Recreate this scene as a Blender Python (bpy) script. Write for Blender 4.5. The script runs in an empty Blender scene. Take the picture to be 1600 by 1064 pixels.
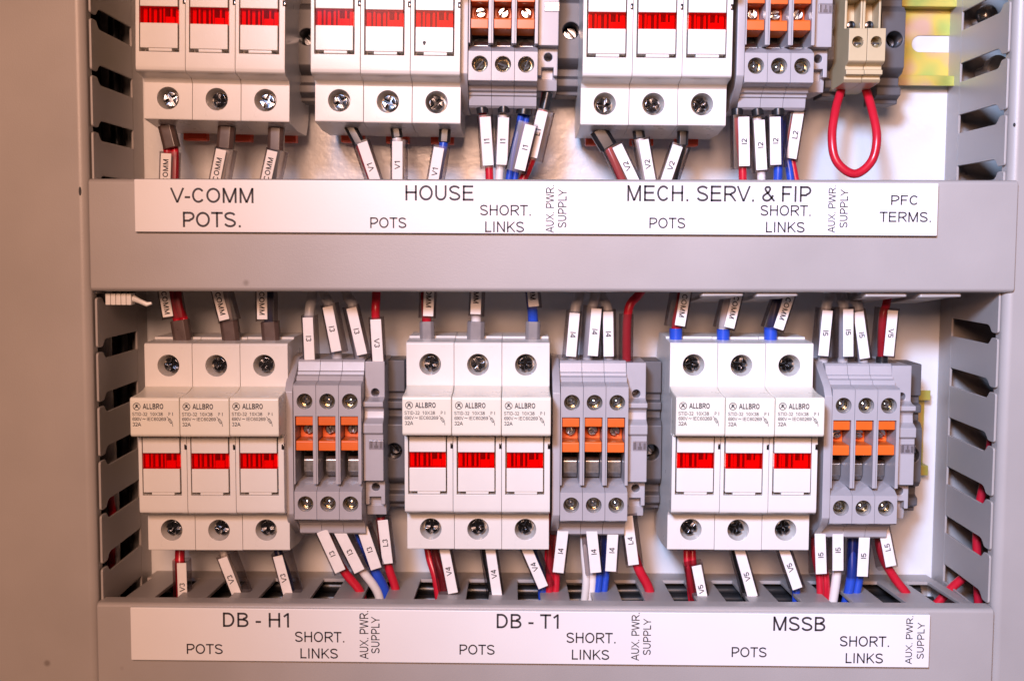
import bpy, bmesh, math, random
from mathutils import Matrix, Vector
random.seed(4)
S = 0.001                       # everything below is written in millimetres
scene = bpy.context.scene
C = scene.collection

# ------------------------------------------------------------------ camera
F, PITCH, ROLL, DIST = 1941.0, math.radians(4.62), math.radians(0.3), 449.0
CAMR = Matrix.Rotation(math.pi/2-PITCH, 3, 'X') @ Matrix.Rotation(ROLL, 3, 'Z')
cam = bpy.data.cameras.new('camera')
cam.sensor_width = 36.0
cam.lens = 36.0*F/1600.0
cam.clip_start, cam.clip_end = 0.01, 20.0
cam.dof.use_dof = True
cam.dof.focus_distance = 0.455
cam.dof.aperture_fstop = 13.0
camo = bpy.data.objects.new('camera', cam)
C.objects.link(camo)
camo.matrix_world = Matrix.Translation((0, -DIST*S, 0)) @ CAMR.to_4x4()
scene.camera = camo

# ------------------------------------------------------------------ light
w = bpy.data.worlds.new('World'); scene.world = w; w.use_nodes = True
bg = w.node_tree.nodes['Background']
bg.inputs[0].default_value = (1.0, 0.62, 0.50, 1); bg.inputs[1].default_value = 0.06

def aim(o, loc, target):
    o.location = loc
    o.rotation_euler = (Vector(target)-Vector(loc)).to_track_quat('-Z', 'Y').to_euler()
# cool spot in place of window light, up left of the camera, its beam on the right half of the panel
l = bpy.data.lights.new('cool_lamp', 'SPOT'); l.energy = 54.0; l.color = (0.44, 0.63, 1.0)
l.spot_size = math.radians(58); l.spot_blend = 1.0; l.shadow_soft_size = 0.06  # soft cone edge imitates a door's shade over the left half
o = bpy.data.objects.new('cool_lamp', l); C.objects.link(o); aim(o, (-0.17, -0.75, 0.28), (0.31, 0.0, -0.06))
# warm room lamp
l = bpy.data.lights.new('room_lamp', 'AREA'); l.shape = 'RECTANGLE'; l.size = l.size_y = 0.22
l.energy = 7.9; l.color = (1.0, 0.57, 0.395)
o = bpy.data.objects.new('room_lamp', l); C.objects.link(o); aim(o, (-0.06, -0.86, 0.22), (-0.03, 0.0, -0.05))

scene.view_settings.view_transform = 'Standard'
scene.view_settings.look = 'None'
scene.view_settings.exposure = -0.02
scene.view_settings.gamma = 1.0
scene.view_settings.use_curve_mapping = False

# ------------------------------------------------------------------ helpers
def at(px, py, y):
    """point (x, z) in mm seen at photo pixel px, py at depth y mm"""
    d = CAMR @ Vector(((px-800)/F, -(py-532)/F, -1))
    t = (y+DIST)/d.y
    return d.x*t, d.z*t
def at3(px, py, y):
    x, z = at(px, py, y); return Vector((x, y, z))

def mat(name, col, rough=0.45, metal=0.0, spec=0.5, bump=0.0, bscale=900.0, var=0.0, vscale=60.0, coat=0.0, specks=0.0):
    m = bpy.data.materials.new(name); m.use_nodes = True
    nt = m.node_tree; b = nt.nodes['Principled BSDF']
    b.inputs['Base Color'].default_value = (*col, 1)
    b.inputs['Roughness'].default_value = rough
    b.inputs['Metallic'].default_value = metal
    b.inputs['Specular IOR Level'].default_value = spec
    b.inputs['Coat Weight'].default_value = coat
    tc = nt.nodes.new('ShaderNodeTexCoord')
    if var > 0 or specks > 0:
        n = nt.nodes.new('ShaderNodeTexNoise'); n.inputs['Scale'].default_value = vscale; n.inputs['Detail'].default_value = 5
        nt.links.new(tc.outputs['Object'], n.inputs['Vector'])
        r = nt.nodes.new('ShaderNodeValToRGB')
        r.color_ramp.elements[0].position = 0.3; r.color_ramp.elements[1].position = 0.7
        r.color_ramp.elements[0].color = (*[c*(1-var) for c in col], 1)
        r.color_ramp.elements[1].color = (*[min(1, c*(1+var*0.6)) for c in col], 1)
        nt.links.new(n.outputs['Fac'], r.inputs['Fac'])
        out = r.outputs['Color']
        if specks > 0:
            v = nt.nodes.new('ShaderNodeTexVoronoi'); v.inputs['Scale'].default_value = 42.0
            nt.links.new(tc.outputs['Object'], v.inputs['Vector'])
            rr = nt.nodes.new('ShaderNodeValToRGB'); rr.color_ramp.elements[0].position = 0.012*specks; rr.color_ramp.elements[1].position = 0.03*specks
            rr.color_ramp.elements[0].color = (0.35, 0.3, 0.26, 1); rr.color_ramp.elements[1].color = (1, 1, 1, 1)
            nt.links.new(v.outputs['Distance'], rr.inputs['Fac'])
            mx = nt.nodes.new('ShaderNodeMixRGB'); mx.blend_type = 'MULTIPLY'; mx.inputs[0].default_value = 0.6
            nt.links.new(out, mx.inputs[1]); nt.links.new(rr.outputs['Color'], mx.inputs[2]); out = mx.outputs[0]
        nt.links.new(out, b.inputs['Base Color'])
        mr = nt.nodes.new('ShaderNodeMapRange')
        mr.inputs['To Min'].default_value = max(0.02, rough-0.08); mr.inputs['To Max'].default_value = min(1, rough+0.08)
        nt.links.new(n.outputs['Fac'], mr.inputs['Value']); nt.links.new(mr.outputs['Result'], b.inputs['Roughness'])
    if bump > 0:
        n2 = nt.nodes.new('ShaderNodeTexNoise'); n2.inputs['Scale'].default_value = bscale; n2.inputs['Detail'].default_value = 3
        nt.links.new(tc.outputs['Object'], n2.inputs['Vector'])
        bp = nt.nodes.new('ShaderNodeBump'); bp.inputs['Strength'].default_value = bump; bp.inputs['Distance'].default_value = 0.0003
        nt.links.new(n2.outputs['Fac'], bp.inputs['Height']); nt.links.new(bp.outputs['Normal'], b.inputs['Normal'])
    return m

def clear_mat(name, tint, gloss, rough=0.12):
    m = bpy.data.materials.new(name); m.use_nodes = True
    nt = m.node_tree
    for n in list(nt.nodes):
        if n.type == 'BSDF_PRINCIPLED': nt.nodes.remove(n)
    t = nt.nodes.new('ShaderNodeBsdfTransparent'); t.inputs[0].default_value = (*tint, 1)
    g = nt.nodes.new('ShaderNodeBsdfGlossy'); g.inputs['Roughness'].default_value = rough
    lw = nt.nodes.new('ShaderNodeFresnel'); lw.inputs['IOR'].default_value = 1.5
    ma = nt.nodes.new('ShaderNodeMath'); ma.operation = 'MULTIPLY_ADD'; ma.inputs[1].default_value = 0.35; ma.inputs[2].default_value = gloss
    mx = nt.nodes.new('ShaderNodeMixShader')
    nt.links.new(lw.outputs[0], ma.inputs[0]); nt.links.new(ma.outputs[0], mx.inputs[0])
    nt.links.new(t.outputs[0], mx.inputs[1]); nt.links.new(g.outputs[0], mx.inputs[2])
    nt.links.new(mx.outputs[0], nt.nodes['Material Output'].inputs['Surface'])
    return m

M = {
 'plate': mat('white enamel', (0.68, 0.69, 0.70), 0.24, bump=0.32, bscale=380, var=0.03, vscale=25),
 'duct': mat('grey duct plastic', (0.38, 0.345, 0.325), 0.42, bump=0.08, bscale=2500, var=0.05, vscale=18, specks=1.0),
 'lid': mat('grey duct lid plastic', (0.39, 0.355, 0.335), 0.40, bump=0.12, bscale=1800, var=0.08, vscale=22, specks=2.2),
 'fuse': mat('white housing plastic', (0.77, 0.73, 0.68), 0.30, bump=0.10, bscale=2600, var=0.03, vscale=90),
 'cap': mat('cream handle plastic', (0.79, 0.74, 0.63), 0.30, bump=0.10, bscale=2600, var=0.03, vscale=90),
 'term': mat('grey terminal plastic', (0.42, 0.395, 0.41), 0.36, bump=0.08, bscale=2600, var=0.05, vscale=120),
 'clamp': mat('dark grey clamp plastic', (0.095, 0.09, 0.095), 0.45, var=0.08, vscale=100),
 'beige': mat('beige terminal plastic', (0.56, 0.44, 0.26), 0.40, bump=0.08, bscale=2600, var=0.05, vscale=120),
 'orange': mat('orange link plastic', (0.74, 0.13, 0.012), 0.38, var=0.08, vscale=150),
 'redclip': mat('red rail clip plastic', (0.72, 0.07, 0.02), 0.42, var=0.06),
 'dark': mat('dark cavity shade', (0.03, 0.028, 0.03), 0.6, var=0.1),  # near-black fill that paints the shade of slots, holes and gaps
 'steel': mat('zinc plated steel', (0.62, 0.60, 0.57), 0.22, 1.0, var=0.12, vscale=700),
 'dsteel': mat('dark plated steel', (0.15, 0.155, 0.17), 0.17, 1.0, var=0.15, vscale=900),
 'msteel': mat('dull plated steel', (0.36, 0.35, 0.34), 0.34, 1.0, var=0.15, vscale=900),
 'nickel': mat('nickel plated brass', (0.70, 0.64, 0.52), 0.16, 1.0, var=0.12, vscale=800),
 'strip': mat('white engraving laminate', (0.82, 0.785, 0.77), 0.34, bump=0.05, bscale=1500, var=0.02, vscale=30, specks=0.5),
 'ink': mat('black engraving', (0.035, 0.028, 0.03), 0.6, var=0.1, vscale=300),
 'print': mat('black pad print', (0.03, 0.03, 0.035), 0.5, var=0.1, vscale=300),
 'paper': mat('white marker card', (0.84, 0.78, 0.74), 0.55, var=0.04, vscale=300),
 'tagink': mat('grey marker print', (0.035, 0.03, 0.035), 0.7, var=0.1, vscale=300),
 'red': mat('red insulation', (0.56, 0.012, 0.03), 0.30, var=0.08, vscale=200),
 'white': mat('white insulation', (0.80, 0.74, 0.70), 0.34, var=0.05, vscale=200),
 'blue': mat('blue insulation', (0.02, 0.07, 0.48), 0.30, var=0.08, vscale=200),
 'navy': mat('dark blue insulation', (0.02, 0.025, 0.10), 0.32, var=0.08, vscale=200),
 'black': mat('black insulation', (0.015, 0.015, 0.016), 0.32, var=0.1, vscale=200),
 'grey': mat('grey insulation', (0.50, 0.50, 0.52), 0.38, var=0.06, vscale=200),
 'brown': mat('smoky heatshrink', (0.10, 0.065, 0.055), 0.30, var=0.15, vscale=250),
 'sgrey': mat('grey heatshrink', (0.22, 0.20, 0.20), 0.34, var=0.1, vscale=250),
 'redlight': mat('red window bar', (0.88, 0.84, 0.80), 0.4, var=0.1, vscale=500),
 'clear': clear_mat('clear sleeve plastic', (0.66, 0.63, 0.64), 0.008, 0.30),
 'frost': clear_mat('clear marker window', (0.88, 0.86, 0.88), 0.16, 0.25),
}
m = mat('red window plastic', (0.80, 0.006, 0.006), 0.16, spec=0.3)
nt = m.node_tree; pb = nt.nodes['Principled BSDF']
tr = nt.nodes.new('ShaderNodeBsdfTransparent'); tr.inputs[0].default_value = (1.0, 0.075, 0.03, 1)
mx = nt.nodes.new('ShaderNodeMixShader'); mx.inputs[0].default_value = 0.10
nt.links.new(tr.outputs[0], mx.inputs[1]); nt.links.new(pb.outputs[0], mx.inputs[2]); nt.links.new(mx.outputs[0], nt.nodes['Material Output'].inputs['Surface'])
M['window'] = m
# yellow passivated zinc: patches of green, pink and gold that belong to the coating
m = mat('yellow passivated zinc', (0.62, 0.52, 0.2), 0.42, 0.5, var=0.05, vscale=80)
nt = m.node_tree
[n for n in nt.nodes if n.type == 'TEX_NOISE'][0].inputs['Detail'].default_value = 0.6
ramp = [n for n in nt.nodes if n.type == 'VALTORGB'][0].color_ramp
ramp.elements[0].color = (0.36, 0.44, 0.10, 1); ramp.elements[1].color = (0.55, 0.36, 0.26, 1)
e = ramp.elements.new(0.5); e.color = (0.58, 0.46, 0.09, 1)
M['zinc'] = m

def link(name, me, material=None, parent=None):
    if material is not None and not me.materials: me.materials.append(M[material])
    o = bpy.data.objects.new(name, me); C.objects.link(o)
    if parent: o.parent = parent
    return o
def tag(o, label, cat, group=None, kind=None):
    o['label'] = label
    if cat: o['category'] = cat
    if group: o['group'] = group
    if kind: o['kind'] = kind
    return o
def empty(name, loc=(0, 0, 0), tilt=0.0):
    o = bpy.data.objects.new(name, None); C.objects.link(o)
    o.location = Vector(loc)*S; o.rotation_euler = (0, tilt, 0); o.empty_display_size = 0.005
    return o

class B:
    """collects shapes in mm into one mesh"""
    def __init__(s): s.bm = bmesh.new()
    def ex(s, poly, axis, a0, a1):
        def pt(p, a):
            return {'x': (a, p[0], p[1]), 'y': (p[0], a, p[1]), 'z': (p[0], p[1], a)}[axis]
        lo = [s.bm.verts.new(Vector(pt(p, a0))*S) for p in poly]
        hi = [s.bm.verts.new(Vector(pt(p, a1))*S) for p in poly]
        fs = [s.bm.faces.new(lo), s.bm.faces.new(hi[::-1])]
        n = len(poly)
        for i in range(n):
            fs.append(s.bm.faces.new((lo[i], hi[i], hi[(i+1) % n], lo[(i+1) % n])))
        bmesh.ops.recalc_face_normals(s.bm, faces=fs)
        return s
    def box(s, x0, x1, y0, y1, z0, z1):
        return s.ex([(y0, z0), (y1, z0), (y1, z1), (y0, z1)], 'x', x0, x1)
    def lathe(s, prof, cx, cz, n=24, ph=0.0):
        """prof: (radius, y) around the y axis through cx, cz; first/last radius 0 closes it"""
        rings = []
        for r, y in prof:
            if r < 1e-6: rings.append([s.bm.verts.new(Vector((cx, y, cz))*S)])
            else: rings.append([s.bm.verts.new(Vector((cx+r*math.cos(2*math.pi*k/n+ph), y, cz+r*math.sin(2*math.pi*k/n+ph)))*S) for k in range(n)])
        fs = []
        for a, b in zip(rings, rings[1:]):
            for k in range(n):
                j = (k+1) % n
                q = [a[k % len(a)], b[k % len(b)], b[j % len(b)], a[j % len(a)]]
                u = []
                for v in q:
                    if v not in u: u.append(v)
                if len(u) > 2: fs.append(s.bm.faces.new(u))
        bmesh.ops.recalc_face_normals(s.bm, faces=fs)
        return s
    def cyl(s, cx, cz, r, y0, y1, n=28):
        return s.lathe([(0, y0), (r, y0), (r, y1), (0, y1)], cx, cz, n)
    def tube(s, pts, r, n=14, cap=True):
        pts = [Vector(p) for p in pts]
        rings = []; up = Vector((0, 1, 0.001))
        rr = r if isinstance(r, (list, tuple)) else [r]*len(pts)
        for i, p in enumerate(pts):
            t = (pts[min(i+1, len(pts)-1)]-pts[max(i-1, 0)]).normalized()
            a = up-t*up.dot(t)
            if a.length < 1e-4: a = Vector((1, 0, 0))-t*t.x
            a.normalize(); b = t.cross(a); up = a
            rings.append([s.bm.verts.new((p+(a*math.cos(2*math.pi*k/n)+b*math.sin(2*math.pi*k/n))*rr[i])*S) for k in range(n)])
        fs = []
        for a, b in zip(rings, rings[1:]):
            for k in range(n): fs.append(s.bm.faces.new((a[k], b[k], b[(k+1) % n], a[(k+1) % n])))
        if cap: fs += [s.bm.faces.new(rings[0]), s.bm.faces.new(rings[-1][::-1])]
        bmesh.ops.recalc_face_normals(s.bm, faces=fs)
        return s
    def stroke(s, pts, wd, y, close=False):
        pts = [Vector((p[0], 0, p[1])) for p in pts]
        seg = list(zip(pts, pts[1:])) + ([(pts[-1], pts[0])] if close else [])
        for a, b in seg:
            d = (b-a).normalized(); nn = Vector((-d.z, 0, d.x))*wd/2; e = d*wd*0.3
            q = [a-e-nn, b+e-nn, b+e+nn, a-e+nn]
            f = s.bm.faces.new([s.bm.verts.new(Vector((v.x, y, v.z))*S) for v in q])
            f.normal_update()
            if f.normal.y > 0: f.normal_flip()
        return s
    def mesh(s, name, bevel=0.0, cut=None, smooth=35, seg=2):
        me = bpy.data.meshes.new(name); s.bm.to_mesh(me); s.bm.free()
        if bevel or cut:
            me.polygons.foreach_set('use_smooth', [True]*len(me.polygons))
            o = bpy.data.objects.new('tmp', me); C.objects.link(o); co = None
            if cut:
                cm = bpy.data.meshes.new('cut'); cut.bm.to_mesh(cm); cut.bm.free()
                cm.polygons.foreach_set('use_smooth', [True]*len(cm.polygons))
                co = bpy.data.objects.new('cut', cm); C.objects.link(co)
                md = o.modifiers.new('b', 'BOOLEAN'); md.object = co; md.operation = 'DIFFERENCE'; md.solver = 'EXACT'; md.use_self = True
            if bevel:
                md = o.modifiers.new('v', 'BEVEL'); md.width = bevel*S; md.segments = seg; md.limit_method = 'ANGLE'; md.angle_limit = math.radians(32)
                md.use_clamp_overlap = True
                md = o.modifiers.new('w', 'WEIGHTED_NORMAL'); md.mode = 'FACE_AREA'; md.weight = 60; md.keep_sharp = True
            dg = bpy.context.evaluated_depsgraph_get()
            new = bpy.data.meshes.new_from_object(o.evaluated_get(dg)); new.name = name
            bpy.data.objects.remove(o); bpy.data.meshes.remove(me)
            if co: bpy.data.objects.remove(co)
            me = new
            if bevel: return me
        if smooth:
            me.polygons.foreach_set('use_smooth', [True]*len(me.polygons))
            me.set_sharp_from_angle(angle=math.radians(smooth))
        else:
            me.polygons.foreach_set('use_smooth', [False]*len(me.polygons))
        return me

_txt = {}
def arc(cx, cy, rx, ry, a0, a1, n=10):
    return [(cx+rx*math.cos(math.radians(a0+(a1-a0)*k/n)), cy+ry*math.sin(math.radians(a0+(a1-a0)*k/n))) for k in range(n+1)]
def letter(ch, h):
    """centre lines of a plain grotesque capital, cap height 1, h = half stroke; returns strokes and advance"""
    t, q = 1-h, h
    G = {
     'A': ([[(q*.6, 0), (.465, 1)], [(.465, 1), (.93-q*.6, 0)], [(.19, .34), (.74, .34)]], .93),
     'B': ([[(.1+q, 0), (.1+q, 1)], [(.1+q, t), (.52, t)]+arc(.52, .76, .24, t-.76, 80, -80, 8)+[(.52, .52), (.1+q, .52)], [(.5, .52)]+arc(.54, .285, .27, .285-q, 80, -80, 8)+[(.5, q), (.1+q, q)]], .93),
     'C': ([arc(.52, .5, .44-q, .5-q, 38, 322, 20)], 1.0),
     'D': ([[(.1+q, 0), (.1+q, 1)], [(.1+q, t), (.44, t)]+arc(.44, .5, .46-q, .5-q, 85, -85, 14)+[(.44, q), (.1+q, q)]], 1.0),
     'E': ([[(.1+q, 0), (.1+q, 1)], [(.1, t), (.84, t)], [(.1, .53), (.79, .53)], [(.1, q), (.86, q)]], .93),
     'F': ([[(.1+q, 0), (.1+q, 1)], [(.1, t), (.78, t)], [(.1, .5), (.68, .5)]], .85),
     'H': ([[(.1+q, 0), (.1+q, 1)], [(.9-q, 0), (.9-q, 1)], [(.1, .53), (.9, .53)]], 1.0),
     'I': ([[(.195, 0), (.195, 1)]], .39),
     'K': ([[(.1+q, 0), (.1+q, 1)], [(.84, 1), (.12, .33)], [(.38, .56), (.88, 0)]], .93),
     'L': ([[(.1+q, 0), (.1+q, 1)], [(.1, q), (.73, q)]], .78),
     'M': ([[(.1+q, 0), (.1+q, 1)], [(1.06-q, 0), (1.06-q, 1)], [(.1+q, .98), (.58, .03)], [(.58, .03), (1.06-q, .98)]], 1.16),
     'N': ([[(.1+q, 0), (.1+q, 1)], [(.9-q, 0), (.9-q, 1)], [(.1+q, .98), (.9-q, .02)]], 1.0),
     'O': ([arc(.54, .5, .48-q, .5-q, 0, 360, 26)], 1.08),
     'P': ([[(.1+q, 0), (.1+q, 1)], [(.1+q, t), (.55, t)]+arc(.57, .71, .28-q*.2, t-.71, 80, -80, 10)+[(.55, .42), (.1+q, .42)]], .93),
     'R': ([[(.1+q, 0), (.1+q, 1)], [(.1+q, t), (.6, t)]+arc(.62, .73, .27-q*.2, t-.73, 80, -80, 10)+[(.55, .46), (.1+q, .46)], [(.52, .46), (.66, .34), (.92, 0)]], 1.0),
     'S': ([arc(.465, .745, .32, .255-q, 15, 180, 10)+[(.17, .66), (.28, .56), (.62, .46), (.765, .36)]+arc(.465, .265, .335, .265-q, 10, -172, 12)], .93),
     'T': ([[(.425, 0), (.425, 1)], [(.03, t), (.82, t)]], .85),
     'U': ([[(.1+q, 1), (.1+q, .4)]+arc(.5, .4, .4-q, .4-q, 185, 355, 14)+[(.9-q, .4), (.9-q, 1)]], 1.0),
     'V': ([[(q*.6, 1), (.465, 0)], [(.465, 0), (.93-q*.6, 1)]], .93),
     'W': ([[(q, 1), (.33, 0)], [(.33, 0), (.66, 1)], [(.66, 1), (.99, 0)], [(.99, 0), (1.32-q, 1)]], 1.32),
     'X': ([[(.06, 0), (.87, 1)], [(.06, 1), (.87, 0)]], .93),
     'Y': ([[(.04, 1), (.465, .42)], [(.89, 1), (.465, .42)], [(.465, .44), (.465, 0)]], .93),
     '&': ([[(.9, .03), (.32, .68)]+arc(.43, .8, .17, .2-q, 215, -40, 12)+[(.5, .6), (.26, .46)]+arc(.38, .27, .27, .27-q, 130, 330, 12)+[(.74, .28), (.8, .42)]], .93),
     '-': ([[(.05, .37), (.42, .37)]], .47),
     '.': ([[(.195, 0), (.195, .14)]], .39),
     '0': ([arc(.39, .5, .33-q, .5-q, 0, 360, 22)], .78),
     '1': ([[(.44, 0), (.44, 1)], [(.44, .97), (.15, .74)]], .78),
     '2': ([arc(.38, .7, .28, .3-q, 165, 0, 10)+[(.6, .52), (.12, q)], [(.06, q), (.72, q)]], .78),
     '3': ([arc(.37, .75, .25, .25-q, 160, -70, 10), arc(.37, .28, .31-q*.5, .28-q, 75, -160, 12)], .78),
     '4': ([[(.56, 0), (.56, 1)], [(.54, .97), (.06, .3)], [(.04, .3), (.74, .3)]], .78),
     '5': ([[(.66, t), (.2, t), (.11, .5)]+arc(.37, .32, .3, .32-q, 130, -160, 14)], .78),
     '6': ([arc(.39, .31, .3, .31-q, 0, 360, 18), arc(.41, .5, .33, .5-q, 30, 190, 12)], .78),
     '8': ([arc(.39, .755, .24, .245-q, 0, 360, 16), arc(.39, .28, .3, .28-q, 0, 360, 16)], .78),
     '9': ([arc(.39, .69, .3, .31-q, 0, 360, 18), arc(.37, .5, .33, .5-q, 210, 370, 12)], .78),
     ' ': ([], .39)}
    return G[ch]
def glyphs(body, weight=0.125):
    """stroke outlines of a text, normalised to bbox 0..1 x 0..1, plus its aspect"""
    k = (body, weight)
    if k not in _txt:
        v, f = [], []; x = 0.0; h = weight/2
        for ch in body:
            st, adv = letter(ch, h)
            for line in st:
                n = len(line); L = []; R_ = []
                for i, p in enumerate(line):
                    d0 = Vector(p)-Vector(line[i-1]) if i else None
                    d1 = Vector(line[i+1])-Vector(p) if i < n-1 else None
                    d0 = d0.normalized() if d0 is not None and d0.length > 1e-6 else None
                    d1 = d1.normalized() if d1 is not None and d1.length > 1e-6 else None
                    d = ((d0 or d1)+(d1 or d0)).normalized()
                    c = d.dot(d0 or d1); m_ = h/max(c, .5)
                    nn = Vector((-d.y, d.x))*m_
                    L.append((p[0]+nn.x+x, p[1]+nn.y)); R_.append((p[0]-nn.x+x, p[1]-nn.y))
                for i in range(n-1):
                    o = len(v); v += [L[i], R_[i], R_[i+1], L[i+1]]; f.append((o, o+1, o+2, o+3))
            x += adv
        x0 = min(p[0] for p in v); x1 = max(p[0] for p in v)
        v = [(p[0], min(1.0, max(0.0, p[1]))) for p in v]
        zmin, zmax = (0.0, 1.0)
        _txt[k] = ([((p[0]-x0)/(x1-x0), p[1]) for p in v], f, (x1-x0))
    return _txt[k]
def add_text(b, body, fn, weight=0.125):
    """fn maps (u, v) in 0..1 to a point in mm"""
    v, f, _ = glyphs(body, weight)
    vs = [b.bm.verts.new(Vector(fn(*p))*S) for p in v]
    for q in f:
        try: b.bm.faces.new([vs[i] for i in q])
        except ValueError: pass
def copy_tree(o, parent=None):
    c = o.copy(); C.objects.link(c); c.parent = parent
    for ch in list(o.children): copy_tree(ch, c)
    return c

# ------------------------------------------------------------------ setting
YB = 62.0
me = B().box(-196, 222, YB, YB+2, -230, 150).mesh('back_plate', 0.3)
tag(link('back_plate', me, 'plate'), 'white enamelled mounting plate behind all the devices', None, kind='structure')

def finger_poly(p=20.0, slot=7.2, neck=1.8, y0=0.6, y1=48.0):
    """outline (y, t) of one finger of pitch p, tip at y0 with rounded bulge"""
    h, g = (p-slot)/2, (p-neck)/2
    half = [(y1, h), (10.5, h), (9.0, h+0.35), (7.6, h+1.3), (6.8, g-0.5), (6.0, g-0.1), (4.5, g), (2.0, g), (1.0, g-0.3), (y0, g-1.0)]
    return half+[(a, -b) for a, b in half[::-1]]

def vertical_duct(xin, side, label, lid_label, zs):
    """side=+1: body lies to the right of the inner wall face at xin"""
    d = empty('wiring_duct', (xin, YB, -30))
    tag(d, label, 'wiring duct', 'upright ducts at both sides')
    ox, oz = xin, -30
    def loc(b): return b
    t = 0.9*side
    fm = B().ex(finger_poly(), 'x', 0, t).mesh('finger', 0.25)
    base = B().box(0, t, 48.01, YB-0.05, -200, 180).mesh('wall_base', 0.2)
    o = link('wall_base', base, 'duct', d); o.location = (0, -YB*S, 0)
    for z in zs:
        f = link('finger', fm, 'duct', d); f.location = (0, -YB*S, (z-oz)*S)
    outer = B().box(side*41, side*42.6, 2, YB-0.05, -200, 180).mesh('outer_wall', 0.2)
    o = link('outer_wall', outer, 'duct', d); o.location = (0, -YB*S, 0)
    fl = B().box(side*1.8, side*40.8, YB-2, YB-0.1, -200, 180).mesh('floor', 0.2)
    o = link('floor', fl, 'duct', d); o.location = (0, -YB*S, 0)
    a, b_ = (1.5 if side < 0 else 1.0)*side, 45.0*side
    prof = [(a, 5.0), (a, 0.5), (a+side*0.35, -0.6), (a+side*1.1, -1.4), (a+side*2.2, -1.95), (a+side*3.4, -2.2), (b_, -2.2), (b_, 4.5), (b_-side*1.2, 4.5), (b_-side*1.2, -0.9), (a+side*3.4, -0.9), (a+side*1.9, -0.2), (a+side*1.2, 1.0), (a+side*1.2, 5.0)]
    lm = B().ex(prof, 'z', -200, 180).mesh('lid', 0.25)
    l = link('lid', lm, 'lid', d); l.location = (0, -YB*S, 0); l['label'] = lid_label
    return d
# finger centres sit half-way between the slots seen in the photograph
zl = [at(145, p, 0)[1] for p in (22, 113, 203)]
ztop = sum(z+20*i for i, z in enumerate(zl))/3
zl2 = [at(154, p, 0)[1] for p in (548, 634, 717, 801, 887)]
zbot = sum(z+20*i for i, z in enumerate(zl2))/5
dl = vertical_duct(-150.4, -1, 'tan grey slotted wiring duct along the left edge', 'broad flat lid with a small black slot',
      [ztop+10-20*k for k in range(-4, 6)]+[zbot+10-20*k for k in range(0, 8)])
zr = [at(1576, p, 0)[1] for p in (84, 175, 265)]
rtop = sum(z+20*i for i, z in enumerate(zr))/3
zr2 = [at(1552, p, 0)[1] for p in (527, 611, 696.5, 780, 863)]
rbot = sum(z+20*i for i, z in enumerate(zr2))/5
dr = vertical_duct(176.2, 1, 'grey slotted wiring duct along the right edge', 'flat lid with a small black dot',
      [rtop+10-20*k for k in range(-4, 5)]+[rbot+10-20*k for k in range(0, 8)])
for d, px, py, wx, wz in ((dl, 125, 299, 0.45, 1.6), (dr, 1585, 195, 0.4, 0.6)):
    x, z = at(px, py, -2.2)
    b = B(); b.ex([(x+wx*math.cos(a), z+wz*math.sin(a)) for a in [k*math.pi/6 for k in range(12)]], 'y', -2.32, -2.0)
    o = link('latch_slot', b.mesh('latch_slot'), 'dark', d)
    o.location = -d.location

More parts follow.
